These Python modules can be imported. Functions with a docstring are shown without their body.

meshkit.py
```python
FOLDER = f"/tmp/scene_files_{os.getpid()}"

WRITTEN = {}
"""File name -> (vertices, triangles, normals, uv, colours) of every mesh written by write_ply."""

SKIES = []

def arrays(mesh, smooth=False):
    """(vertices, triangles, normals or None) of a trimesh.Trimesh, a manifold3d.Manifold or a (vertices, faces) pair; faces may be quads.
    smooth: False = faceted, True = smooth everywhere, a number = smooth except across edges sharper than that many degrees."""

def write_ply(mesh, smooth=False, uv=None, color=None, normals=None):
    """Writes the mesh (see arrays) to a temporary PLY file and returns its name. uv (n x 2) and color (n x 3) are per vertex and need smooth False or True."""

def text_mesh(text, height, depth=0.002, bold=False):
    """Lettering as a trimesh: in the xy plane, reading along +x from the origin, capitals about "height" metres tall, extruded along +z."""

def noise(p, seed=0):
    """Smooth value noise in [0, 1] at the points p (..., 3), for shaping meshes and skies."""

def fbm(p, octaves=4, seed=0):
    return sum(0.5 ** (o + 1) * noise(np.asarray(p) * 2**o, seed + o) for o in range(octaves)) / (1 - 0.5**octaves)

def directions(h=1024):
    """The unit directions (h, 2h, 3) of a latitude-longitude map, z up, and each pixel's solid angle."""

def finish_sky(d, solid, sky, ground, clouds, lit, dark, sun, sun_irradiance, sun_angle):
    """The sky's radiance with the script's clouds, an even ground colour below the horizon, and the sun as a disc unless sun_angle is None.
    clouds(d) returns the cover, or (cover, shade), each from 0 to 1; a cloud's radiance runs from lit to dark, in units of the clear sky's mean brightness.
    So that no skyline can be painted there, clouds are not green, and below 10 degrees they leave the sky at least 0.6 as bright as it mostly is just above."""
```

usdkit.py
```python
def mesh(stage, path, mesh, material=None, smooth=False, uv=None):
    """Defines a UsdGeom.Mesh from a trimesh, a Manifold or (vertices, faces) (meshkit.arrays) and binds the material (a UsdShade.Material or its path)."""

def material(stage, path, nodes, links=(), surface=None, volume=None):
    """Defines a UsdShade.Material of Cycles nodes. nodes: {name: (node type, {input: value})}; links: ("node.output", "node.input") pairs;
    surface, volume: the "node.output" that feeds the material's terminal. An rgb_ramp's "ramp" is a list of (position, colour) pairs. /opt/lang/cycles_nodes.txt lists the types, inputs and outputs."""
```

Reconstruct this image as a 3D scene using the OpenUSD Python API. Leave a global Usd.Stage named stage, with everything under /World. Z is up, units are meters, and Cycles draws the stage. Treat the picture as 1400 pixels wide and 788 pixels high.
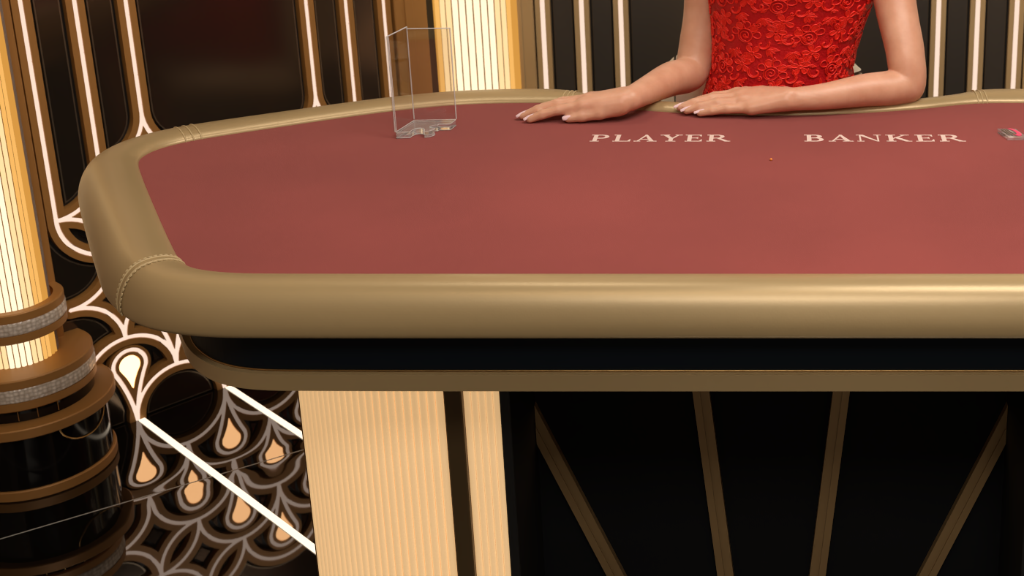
import math, random
import numpy as np
import trimesh
import usdkit
from pxr import Usd, UsdGeom, UsdLux, UsdShade, Gf, Sdf, Vt
from shapely.geometry import Polygon, LineString, Point, box as sbox, MultiPolygon
from shapely.ops import unary_union
from shapely import affinity

stage = Usd.Stage.CreateInMemory()
UsdGeom.SetStageUpAxis(stage, UsdGeom.Tokens.z)
UsdGeom.SetStageMetersPerUnit(stage, 1.0)
world = UsdGeom.Xform.Define(stage, "/World")
stage.SetDefaultPrim(world.GetPrim())
UsdGeom.Scope.Define(stage, "/World/Looks")
random.seed(7)
RNG = np.random.default_rng(7)
PI = math.pi

# ------------------------------------------------------------------ camera
FPX, PITCH, CAM_H = 1850.0, 0.2906, 1.39          # focal length in pixels of the 1400 wide picture
PX, PY = 1066.0, 150.0                             # where the optical axis meets the (cropped) picture
cam = UsdGeom.Camera.Define(stage, "/World/camera")
cam.AddTranslateOp().Set((0, 0, CAM_H))
cam.AddRotateXOp().Set(90 - math.degrees(PITCH))
AP = 36.0
cam.CreateHorizontalApertureAttr(AP)
cam.CreateVerticalApertureAttr(AP * 788 / 1400)
cam.CreateFocalLengthAttr(AP * FPX / 1400)
cam.CreateHorizontalApertureOffsetAttr((700 - PX) / 1400 * AP)
cam.CreateVerticalApertureOffsetAttr((PY - 394) / 1400 * AP)
cam.CreateClippingRangeAttr((0.05, 100))
cam.CreateFStopAttr(9.0)
cam.CreateFocusDistanceAttr(1.9)
cam.CreateExposureAttr(0.0)

# ------------------------------------------------------------------ lights
def rect_light(name, loc, target, w, h, color, intensity):
    L = UsdLux.RectLight.Define(stage, "/World/" + name)
    L.CreateWidthAttr(w); L.CreateHeightAttr(h)
    L.CreateColorAttr(Gf.Vec3f(*color)); L.CreateIntensityAttr(intensity)
    f = np.array(target, float) - np.array(loc, float); f /= np.linalg.norm(f)
    z = -f; up = np.array([0, 1, 0.01]) if abs(f[2]) > .95 else np.array([0, 0, 1.0])
    x = np.cross(up, z); x /= np.linalg.norm(x); y = np.cross(z, x)
    M = Gf.Matrix4d(*x, 0, *y, 0, *z, 0, *loc, 1)
    L.AddTransformOp().Set(M)
rect_light("overhead_softbox", (0.75, 1.45, 2.45), (0.5, 1.6, 0.7), 1.2, 0.7, (1, .93, .84), 11.5)
rect_light("front_softbox", (0.1, -0.15, 2.62), (0.1, 2.1, 0.85), 1.2, 0.8, (1, .93, .85), 11.0)
rect_light("left_wall_fill", (-0.35, 0.7, 2.66), (-1.15, 2.6, .5), .9, .5, (1, .80, .55), 6.5)  # added lamp, unseen; lifts the gold on the left side
rect_light("camera_fill", (0.3, -1.6, 1.5), (0.1, 1.5, 0.6), 1.4, .8, (1, .88, .72), 1.1)
rect_light("chair_fill", (-0.55, 2.35, 2.55), (-0.1, 2.5, .6), .5, .3, (1, .90, .76), 14.0)  # added lamp, unseen; brightens the chair behind the dealer
dome = UsdLux.DomeLight.Define(stage, "/World/ambient")
dome.CreateColorAttr(Gf.Vec3f(1, .8, .6)); dome.CreateIntensityAttr(0.03)

# ------------------------------------------------------------------ materials
MATS = {}
def mat(name, nodes, links=(), surface="p.BSDF"):
    MATS[name] = usdkit.material(stage, "/World/Looks/" + name, nodes, links, surface=surface)
    return MATS[name]
def plain(name, color, rough=.5, metal=0., **kw):
    return mat(name, {"p": ("principled_bsdf", dict(base_color=color, roughness=rough, metallic=metal, **kw))})
def glow(name, color, strength=1.):
    return mat(name, {"p": ("emission", {"color": color, "strength": strength})}, surface="p.emission")
def bumpy(name, color, rough, scale, strength, dist=.001, var=.12, metal=0., detail=4, **kw):
    c2 = tuple(x * (1 - var) for x in color); c1 = tuple(x * (1 + var) for x in color)
    return mat(name, {
        "tc": ("texture_coordinate", {}),
        "n": ("noise_texture", {"scale": scale, "detail": float(detail)}),
        "n2": ("noise_texture", {"scale": 3.1, "detail": 3.0}),
        "r": ("rgb_ramp", {"ramp": [(.3, c2), (.7, c1)]}),
        "b": ("bump", {"strength": strength, "distance": dist}),
        "p": ("principled_bsdf", dict(roughness=rough, metallic=metal, **kw))},
        [("tc.object", "n.vector"), ("tc.object", "n2.vector"), ("n2.fac", "r.fac"), ("r.color", "p.base_color"),
         ("n.fac", "b.height"), ("b.normal", "p.normal")])
bumpy("felt", (.258, .052, .046), .95, 700, .25, .0006, .10, sheen_weight=.12, sheen_roughness=.5, specular_ior_level=.15)
bumpy("gold_leather", (.40, .285, .140), .36, 420, .10, .0006, .05, metal=.25)
plain("leather_thread", (.48, .36, .19), .5)
bumpy("gold_paint_lit", (.50, .34, .165), .48, 90, .03, .0006, .06, metal=.2)  # same gold as the oblique walls, whiter light behind the dealer put into the colour
bumpy("gold_paint", (.37, .172, .045), .48, 90, .03, .0006, .06, metal=.2)
plain("gold_metal", (.40, .24, .09), .28, .9)
bumpy("black_fabric", (.0035, .0038, .0045), .85, 500, .25, .0006, .2, specular_ior_level=.2)
plain("navy_panel", (.003, .006, .010), .5, specular_ior_level=.15)
plain("black_gloss", (.005, .004, .004), .10, specular_ior_level=.3)
plain("black_satin", (.004, .004, .004), .5)
plain("floor_gloss", (.004, .0035, .003), .025, ior=2.5)
plain("mirror_panel_lit", (.22, .195, .17), .28, .85)  # lighter copy of mirror_panel, the reflected room put into its tint
plain("mirror_panel", (.105, .078, .058), .13, .85)
plain("panel_edge", (.22, .17, .12), .3, .8)
plain("seam_grey", (.35, .34, .33), .5)
bumpy("wall_brown", (.34, .24, .16), .6, 40, .1, .001, .25)
plain("wall_black", (.008, .006, .005), .5)
plain("ceiling_dark", (.02, .016, .012), .8)
glow("led", (1.04, .77, .61))
glow("floor_led", (1.5, 1.22, .9))
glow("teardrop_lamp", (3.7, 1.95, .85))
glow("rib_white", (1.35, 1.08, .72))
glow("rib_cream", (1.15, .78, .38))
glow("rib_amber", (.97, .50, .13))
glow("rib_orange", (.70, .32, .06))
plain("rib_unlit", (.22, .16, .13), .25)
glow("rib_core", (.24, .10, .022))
mat("crystal_band", {"tc": ("texture_coordinate", {}), "v": ("voronoi_texture", {"scale": 135., "randomness": .35}), "r": ("rgb_ramp", {"ramp": [(.1, (.80, .70, .62)), (.7, (.46, .38, .31))]}),
    "b": ("bump", {"strength": .8, "distance": .002}), "p": ("principled_bsdf", dict(roughness=.22))},
    [("tc.object", "v.vector"), ("v.distance", "r.fac"), ("r.color", "p.base_color"), ("v.distance", "b.height"), ("b.normal", "p.normal")])
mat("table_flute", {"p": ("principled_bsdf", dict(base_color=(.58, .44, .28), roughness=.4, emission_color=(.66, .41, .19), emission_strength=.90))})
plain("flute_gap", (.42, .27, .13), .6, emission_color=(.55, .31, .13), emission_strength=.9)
bumpy("bronze_bar", (.32, .20, .085), .42, 60, .03, .0006, .08, metal=.5)
plain("bronze_dark", (.10, .062, .025), .45, .4)
plain("lettering_white", (.74, .56, .50), .8)
mat("acrylic", {"p": ("principled_bsdf", dict(base_color=(.97, .97, .97), roughness=.01, transmission_weight=1., ior=1.49))})
mat("acrylic_pane", {"t": ("transparent_bsdf", {"color": (.95, .945, .94)}), "g": ("glossy_bsdf", {"color": (1, 1, 1), "roughness": .02}), "m": ("mix_closure", {"fac": .06})},
    [("t.BSDF", "m.closure1"), ("g.BSDF", "m.closure2")], surface="m.closure")
mat("acrylic_base", {"t": ("principled_bsdf", dict(base_color=(.98, .98, .98), roughness=.02, transmission_weight=1., ior=1.3)), "d": ("principled_bsdf", {"base_color": (.78, .77, .77), "roughness": .1}), "m": ("mix_closure", {"fac": .15})},
    [("t.BSDF", "m.closure1"), ("d.BSDF", "m.closure2")], surface="m.closure")
mat("acrylic_edge", {"t": ("transparent_bsdf", {"color": (.95, .95, .95)}), "d": ("principled_bsdf", {"base_color": (.75, .74, .74), "roughness": .15}), "m": ("mix_closure", {"fac": .55})},
    [("t.BSDF", "m.closure1"), ("d.BSDF", "m.closure2")], surface="m.closure")
plain("pink_print", (.80, .06, .16), .4)
plain("peach_print", (.80, .42, .25), .5)
mat("skin", {"tc": ("texture_coordinate", {}), "n": ("noise_texture", {"scale": 28., "detail": 4.}), "n2": ("noise_texture", {"scale": 420., "detail": 3.}),
    "r": ("rgb_ramp", {"ramp": [(.3, (.60, .295, .185)), (.7, (.69, .375, .25))]}), "b": ("bump", {"strength": .12, "distance": .0006}),
    "p": ("principled_bsdf", dict(roughness=.42, subsurface_weight=.12, subsurface_scale=.006, subsurface_radius=(1., .3, .15)))},
    [("tc.object", "n.vector"), ("tc.object", "n2.vector"), ("n.fac", "r.fac"), ("r.color", "p.base_color"), ("n2.fac", "b.height"), ("b.normal", "p.normal")])
plain("nail_polish", (.86, .62, .66), .15)
bumpy("dress_red", (.50, .001, .005), .55, 260, .8, .0015, .2)
plain("lace_red", (.86, .022, .010), .5)
plain("hair_brown", (.05, .025, .012), .45)
bumpy("cream_upholstery", (.84, .76, .60), .8, 200, .3, .0008, .06)
plain("eye_white", (.8, .8, .78), .2)
plain("eye_dark", (.05, .03, .02), .15)
plain("lip_red", (.45, .06, .06), .4)
plain("lint_orange", (.8, .25, .05), .8)

# ------------------------------------------------------------------ prim helpers
USED = {}
def numbered(parent, name):
    k = (parent, name); n = USED.get(k, 0); USED[k] = n + 1
    return name if n == 0 else f"{name}_{n:03d}"
def path_of(parent): return "/World" if parent is None else str(parent.GetPath())
def obj(name, mesh, material, parent=None, smooth=30, label=None):
    pp = path_of(parent)
    p = usdkit.mesh(stage, pp + "/" + numbered(pp, name), mesh, MATS[material], smooth=smooth).GetPrim()
    if label: p.SetCustomDataByKey("label", label)
    return p
def thing(name, label=None, cat=None, loc=(0, 0, 0), rotz=0., group=None, kind=None):
    x = UsdGeom.Xform.Define(stage, "/World/" + numbered("/World", name))
    x.AddTranslateOp().Set(tuple(map(float, loc))); x.AddRotateZOp().Set(math.degrees(rotz))
    return tag(x.GetPrim(), label, cat, group, kind)
def tag(p, label=None, cat=None, group=None, kind=None):
    for k, v in (("label", label), ("category", cat), ("group", group), ("kind", kind)):
        if v: p.SetCustomDataByKey(k, v)
    return p

# ------------------------------------------------------------------ mesh helpers
cat_ = trimesh.util.concatenate
def bx(x0, y0, z0, x1, y1, z1, bev=0.):
    if bev <= 0:
        m = trimesh.creation.box((x1 - x0, y1 - y0, z1 - z0)); m.apply_translation(((x0 + x1) / 2, (y0 + y1) / 2, (z0 + z1) / 2)); return m
    pts = []
    for X, sx in ((x0, 1), (x1, -1)):
        for Y, sy in ((y0, 1), (y1, -1)):
            for Z, sz in ((z0, 1), (z1, -1)):
                pts += [(X, Y + sy * bev, Z + sz * bev), (X + sx * bev, Y, Z + sz * bev), (X + sx * bev, Y + sy * bev, Z)]
    return trimesh.convex.convex_hull(np.array(pts))
def polys(g): return [q for q in getattr(g, "geoms", [g]) if isinstance(q, Polygon) and q.area > 1e-8]
def ext(g, h, z0=0.):
    ms = []
    for q in polys(g):
        m = trimesh.creation.extrude_polygon(q, h, engine="earcut"); m.apply_translation((0, 0, z0)); ms.append(m)
    return cat_(ms) if ms else None
def wall_ext(g, y_front, y_back):
    """polygon in (t, z), extruded along the wall's local y; front faces the room (-y)."""
    m = ext(g, y_back - y_front)
    if m is None: return None
    v = m.vertices.copy(); m.vertices = np.c_[v[:, 0], y_back - v[:, 2], v[:, 1]]
    return m
def tube(pts, r, n=6, closed=False, caps=True):
    P = np.asarray(pts, float); N = len(P); r = np.broadcast_to(r, (N,))
    if closed: T = np.roll(P, -1, 0) - np.roll(P, 1, 0)
    else: T = np.gradient(P, axis=0)
    T /= np.linalg.norm(T, axis=1, keepdims=True) + 1e-12
    u = np.cross(T[0], [0, 0, 1.0]);
    if np.linalg.norm(u) < .1: u = np.cross(T[0], [1.0, 0, 0])
    U = []
    for t in T:
        u = u - t * np.dot(u, t); u /= np.linalg.norm(u) + 1e-12; U.append(u)
    U = np.array(U); W = np.cross(T, U)
    a = np.arange(n) * 2 * PI / n
    V = (P[:, None] + r[:, None, None] * (U[:, None] * np.cos(a)[None, :, None] + W[:, None] * np.sin(a)[None, :, None])).reshape(-1, 3)
    F = []
    M = N if closed else N - 1
    i = np.arange(M)[:, None] * n; j = ((np.arange(M) + 1) % N)[:, None] * n; k = np.arange(n)[None]; k2 = (k + 1) % n
    F = np.stack([i + k, i + k2, j + k2, j + k], -1).reshape(-1, 4)
    f = np.vstack([F[:, [0, 1, 2]], F[:, [0, 2, 3]]])
    if not closed and caps:
        c = len(V); V = np.vstack([V, P[:1], P[-1:]])
        kk = np.arange(n); k2 = (kk + 1) % n; b = (N - 1) * n
        f = np.vstack([f, np.c_[np.full(n, c), k2, kk], np.c_[np.full(n, c + 1), b + kk, b + k2]])
    return trimesh.Trimesh(V, f, process=False)
def grid_mesh(G, close_u=False, close_v=False):
    """G (nu, nv, 3) -> trimesh of quads."""
    nu, nv = G.shape[:2]
    a = np.arange(nu if close_u else nu - 1)[:, None]; b = np.arange(nv if close_v else nv - 1)[None]
    a2, b2 = (a + 1) % nu, (b + 1) % nv
    q = np.stack([a * nv + b + 0 * b, a2 * nv + b, a2 * nv + b2, a * nv + b2], -1).reshape(-1, 4)
    return trimesh.Trimesh(G.reshape(-1, 3), np.vstack([q[:, [0, 1, 2]], q[:, [0, 2, 3]]]), process=False)
def lathe(profile, a0=0., a1=2 * PI, n=64):
    full = abs(a1 - a0 - 2 * PI) < 1e-6
    a = np.linspace(a0, a1, n, endpoint=not full)
    p = np.asarray(profile, float)
    G = np.stack([p[None, :, 0] * np.cos(a)[:, None], p[None, :, 0] * np.sin(a)[:, None], np.repeat(p[None, :, 1], len(a), 0)], -1)
    return grid_mesh(G, close_u=full)
def arc(cx, cy, r, a0, a1, n=24):
    a = np.radians(np.linspace(a0, a1, n)); return [(cx + r * math.cos(x), cy + r * math.sin(x)) for x in a]
def resample(P, step, closed=False):
    P = np.asarray(P, float)
    if closed: P = np.vstack([P, P[:1]])
    s = np.r_[0, np.cumsum(np.linalg.norm(np.diff(P, axis=0), axis=1))]
    n = max(3, int(round(s[-1] / step)))
    t = np.linspace(0, s[-1], n + 1)
    Q = np.stack([np.interp(t, s, P[:, k]) for k in range(P.shape[1])], 1)
    return Q[:-1] if closed else Q
def chaikin(P, it=2, closed=True):
    P = np.asarray(P, float)
    for _ in range(it):
        Q = np.roll(P, -1, 0)
        if closed: P = np.stack([.75 * P + .25 * Q, .25 * P + .75 * Q], 1).reshape(-1, P.shape[1])
        else:
            A, B = P[:-1], P[1:]
            P = np.vstack([P[:1], np.stack([.75 * A + .25 * B, .25 * A + .75 * B], 1).reshape(-1, P.shape[1]), P[-1:]])
    return P

# ================================================================== STRUCTURE: floor
A48 = 0.8447                                       # the angle of the oblique walls
P_ = 0.0917                                        # module of the wall ornament: distance between light strips
WL = np.array([-1.3074, 2.4541])
dL = np.array([math.cos(A48), math.sin(A48)]); nL = np.array([math.sin(A48), -math.cos(A48)])
YB = 3.119                                         # back wall
floor = thing("floor", "polished black mirror floor with a fine seam and bright light lines", None, kind="structure")
# two big polished sheets that meet in a seam; the far sheet swells a hair's breadth towards its edge
S0 = np.array([-1.355, 2.039]); sd = np.array([.411, .283]); sd /= np.linalg.norm(sd); sn = np.array([-sd[1], sd[0]])
def sheet(sign, far, bump):
    us = np.r_[-3, -1.2, np.linspace(-.6, 1.2, 30), 2.2, 5]
    vs = np.r_[.0006, np.linspace(.004, .10, 20), .16, far]
    G = np.array([[[*(S0 + sd * u + sn * sign * v), bump * math.exp(-(v / .035) ** 2)] for v in vs] for u in us])
    m = grid_mesh(G)
    if m.face_normals[:, 2].mean() < 0: m.invert()
    return m
obj("floor_sheet", sheet(1, 3.2, -.0009), "floor_gloss", floor, True)
obj("floor_sheet", sheet(-1, 4.5, .0007), "floor_gloss", floor, True)
obj("floor_seam", bx(-3, -.0016, -.001, 5, .0016, .0008).apply_transform(trimesh.transformations.translation_matrix((*S0, 0)) @ trimesh.transformations.rotation_matrix(math.atan2(sd[1], sd[0]), (0, 0, 1))), "seam_grey", floor, False)
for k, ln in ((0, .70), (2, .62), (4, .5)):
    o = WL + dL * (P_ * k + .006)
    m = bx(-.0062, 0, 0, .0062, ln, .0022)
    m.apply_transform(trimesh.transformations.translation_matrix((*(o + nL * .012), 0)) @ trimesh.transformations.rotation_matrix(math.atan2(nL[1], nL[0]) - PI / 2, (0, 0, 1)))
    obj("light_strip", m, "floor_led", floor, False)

# ================================================================== STRUCTURE: walls
def circ_arc(i, j, a0, a1): return LineString(arc(i, j, 1, a0, a1, 26))
def ornament():
    """Centre lines of the ornament of an oblique wall in modules: (lines, teardrops)."""
    L, drops = [], []
    def both(i, j, a0, a1):
        L.append(circ_arc(i, j, a0, a1)); L.append(circ_arc(6 - i, j, 180 - a1, 180 - a0))
    for i in (1, 3, 5): L.append(circ_arc(i, 0, 0, 180))
    sc = [(i, j) for j in range(1, 5) for i in range(-1, 8) if (i + j) % 2 == 1 and j <= min(i + 1, 7 - i)]
    for i, j in sc: L.append(circ_arc(i, j, 0, 180)); drops.append((i, j))
    for k in range(0, 2):                          # the chain of circles and lenses above the scales
        i, j = -1 + k, 4 + k
        both(i, j, 180, 270) if k else both(i, j, 270, 360)
        if k: both(i, j, 270, 360)
        if k < 1: both(i, j, 0, 90)
        if k < 1: both(i, j + 2, 270, 360)
    for k in range(0, 2):
        both(k, 3 + k, 0, 90); both(1 + k, 4 + k, 180, 270)
    both(-1, 2, 0, 90)
    L.append(circ_arc(0, 6.9, 270, 360)); L.append(circ_arc(2, 6.9, 180, 262))       # the feet of the strips beside the wide pane
    L.append(circ_arc(6, 6.47, 180, 270)); L.append(circ_arc(4, 6.47, 278, 360))
    return L, drops
LINES, DROPS = ornament()
TOPZ = 2.55
STRIPS = [(-1, 5), (0, 5.9), (1, 6.9), (5, 6.47), (6, 5.47), (7, 5)]
for i, j in STRIPS: LINES.append(LineString([(i, j), (i, TOPZ / P_)]))
def sc_(g): return affinity.scale(g, P_, P_, origin=(0, 0))
def teardrop(i, j, r, tip):
    """A drop hanging upside down: round above, its tip below."""
    c = (i, j + .35)
    ang = math.acos(min(.99, r / (c[1] - tip)))
    a0 = -90 + math.degrees(ang); a1 = 270 - math.degrees(ang)
    pts = arc(c[0], c[1], r, a0, a1, 30)
    # slightly hollow flanks
    def flank(p, q, s):
        t = np.linspace(0, 1, 8)[1:-1]; n = np.array([q[1] - p[1], p[0] - q[0]]); 
        return [tuple(np.array(p) * (1 - x) + np.array(q) * x + n * s * x * (1 - x)) for x in t]
    tp = (i, tip)
    return Polygon(pts + flank(pts[-1], tp, -.18) + [tp] + flank(tp, pts[0], -.18))
GOLD_W, LED_W = .180, .036                           # half widths in modules
wall_rect = sbox(-2.1, 0.02, 9.6, TOPZ / P_)
lines = unary_union(LINES)
clip = sbox(-1.3, 0.0, 7.4, TOPZ / P_)
rings = [teardrop(i, j, .35, j - 1.0) for i, j in DROPS]
bulbs = [teardrop(i, j, .215, j - .20) for i, j in DROPS]
ring_line = unary_union([r.exterior for r in rings])
gold_g = unary_union([lines.buffer(GOLD_W), unary_union([r.buffer(.105) for r in rings])]).intersection(clip)
gold_g = gold_g.difference(unary_union([b.buffer(.015) for b in bulbs]))
led_g = unary_union([lines.buffer(LED_W), ring_line.buffer(LED_W)]).intersection(sbox(-1.09, 0.0, 7.09, TOPZ / P_))
gold_top = gold_g.difference(led_g.buffer(.012))
wall_left = thing("wall_left", "oblique wall of dark mirror panels with gold bands, glowing lines and teardrops", None, (*WL, 0), A48, kind="structure")
obj("wall_backing", wall_ext(sc_(sbox(-2.2, 0, 9.75, 2.75 / P_)), .006, .10), "wall_black", wall_left, False)
# mirror panels: every cell between the gold bands is a pane of its own
cells = polys(sbox(-1.3, .03, 7.4, TOPZ / P_).difference(gold_g.buffer(.075)))
for q in sorted(cells, key=lambda q: (round(q.centroid.x, 2), round(q.centroid.y, 2))):
    if q.area < .02: continue
    q = q.simplify(.004)
    pn = obj("mirror_panel", wall_ext(sc_(q.buffer(-.03)), -.0015, .006), "mirror_panel", wall_left, False)
    rim = q.difference(q.buffer(-.03))
    m = wall_ext(sc_(rim), -.0012, .006)
    if m is not None and q.area > .3: obj("panel_rim", m, "panel_edge", pn, False)
for q in polys(gold_top): 
    if q.area > .01: obj("gold_band", wall_ext(sc_(q.simplify(.003)), -.010, .006), "gold_paint", wall_left, False)
# light lines: the straight strips come in short segments, the curved ones as one net
top_cut = unary_union([sbox(i - .2, j + .15, i + .2, 99) for i, j in STRIPS])
obj("light_net", wall_ext(sc_(led_g.difference(top_cut).simplify(.003)), -.0092, .006), "led", wall_left, False)
for i, j in STRIPS:
    z = (j + .15) * P_ + .001
    first = (.095 if i % 2 == 0 else .06)
    while z < TOPZ - .01:
        z1 = min(z + first, TOPZ); first = .118
        obj("light_strip", bx(i * P_ - LED_W * P_, -.0092, z, i * P_ + LED_W * P_, .006, z1 - .0012), "led", wall_left, False)
        z = z1
for b in bulbs: obj("teardrop_lamp", wall_ext(sc_(b), -.0105, .006), "teardrop_lamp", wall_left, False)
# the same wall on the other side of the room
C = WL + dL * 3 * P_
wall_right = thing("wall_right", "oblique wall on the dealer's left, ornamented like its twin", None, (*(np.array([-C[0], C[1]]) - 3 * P_ * np.array([math.cos(-A48), math.sin(-A48)])), 0), -A48, kind="structure")
for ch in wall_left.GetChildren():
    p = stage.DefinePrim(str(wall_right.GetPath()) + "/" + ch.GetName()); p.GetReferences().AddInternalReference(ch.GetPath())

# back wall behind the dealer
wall_back = thing("wall_back", "wall behind the dealer with tall dark mirror panels between lit gold bands", None, (0, YB, 0), 0, kind="structure")
obj("wall_backing", bx(-.80, .006, 0, .80, .1, 2.75), "wall_black", wall_back, False)
BX = [-.5568, -.4651, -.3733, .3733, .4651, .5568]
for x in BX:
    for s in (-1, 1):
        c0, c1 = sorted((x + s * .0056, x + s * .0175))
        obj("gold_band", bx(c0, -.010, .02, c1, .006, TOPZ), "gold_paint_lit", wall_back, False)
    z, k = .02, 0
    while z < TOPZ - .01:
        z1 = min(z + .118, TOPZ)
        obj("light_strip", bx(x - .0053, -.0092, z, x + .0053, .006, z1 - .0012), "led", wall_back, False); z = z1
ed = [-.62] + BX + [.62]
for a, b in zip(ed[:-1], ed[1:]):
    a2 = a + .0175 + .006 if a != -.62 else a; b2 = b - .0175 - .006 if b != .62 else b
    pn = obj("mirror_panel", bx(a2 + .002, -.0015, .02, b2 - .002, .006, TOPZ), "mirror_panel_lit", wall_back, False)
    obj("panel_rim", cat_([bx(a2, -.0012, .02, a2 + .002, .006, TOPZ), bx(b2 - .002, -.0012, .02, b2, .006, TOPZ)]), "panel_edge", pn, False)

# the rest of the shell
struct = lambda name, mesh, m: tag(obj(name, mesh, m, None, False), kind="structure")
tag(struct("ceiling", bx(-2.6, -2.6, 2.75, 2.6, 3.3, 2.85), "ceiling_dark"), "dark ceiling")
E0 = np.array([-1.4485, 2.310])
struct("wall_side_left", bx(-1.62, -2.5, 0, -1.47, 2.29, 2.75), "wall_brown")
struct("wall_side_right", bx(1.47, -2.5, 0, 1.62, 2.29, 2.75), "wall_brown")
struct("wall_front", bx(-1.6, -2.6, 0, 1.6, -2.45, 2.75), "wall_brown")
# pilasters beside the columns
def pilaster(t0, t1, origin, ang, z0=0.):
    m = cat_([bx(t0, -.016, z0, t1, .006, TOPZ, .002), bx(t0 + .3 * (t1 - t0), -.019, z0, t0 + .55 * (t1 - t0), -.014, TOPZ, .001)])
    m.apply_transform(trimesh.transformations.translation_matrix((*origin, 0)) @ trimesh.transformations.rotation_matrix(ang, (0, 0, 1)))
    return m
for t0, t1, o, a in ((-2.0 * P_, -1.22 * P_, WL, A48), (7.24 * P_, 8.15 * P_, WL, A48)):
    struct("trim_1" if t0 < 0 else "trim_2", pilaster(t0, t1, o, a), "gold_paint")
struct("trim_3", pilaster(-.638, -.578, (0, YB), 0), "gold_paint_lit")
struct("trim_4", pilaster(.578, .638, (0, YB), 0), "gold_paint_lit")

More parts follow.
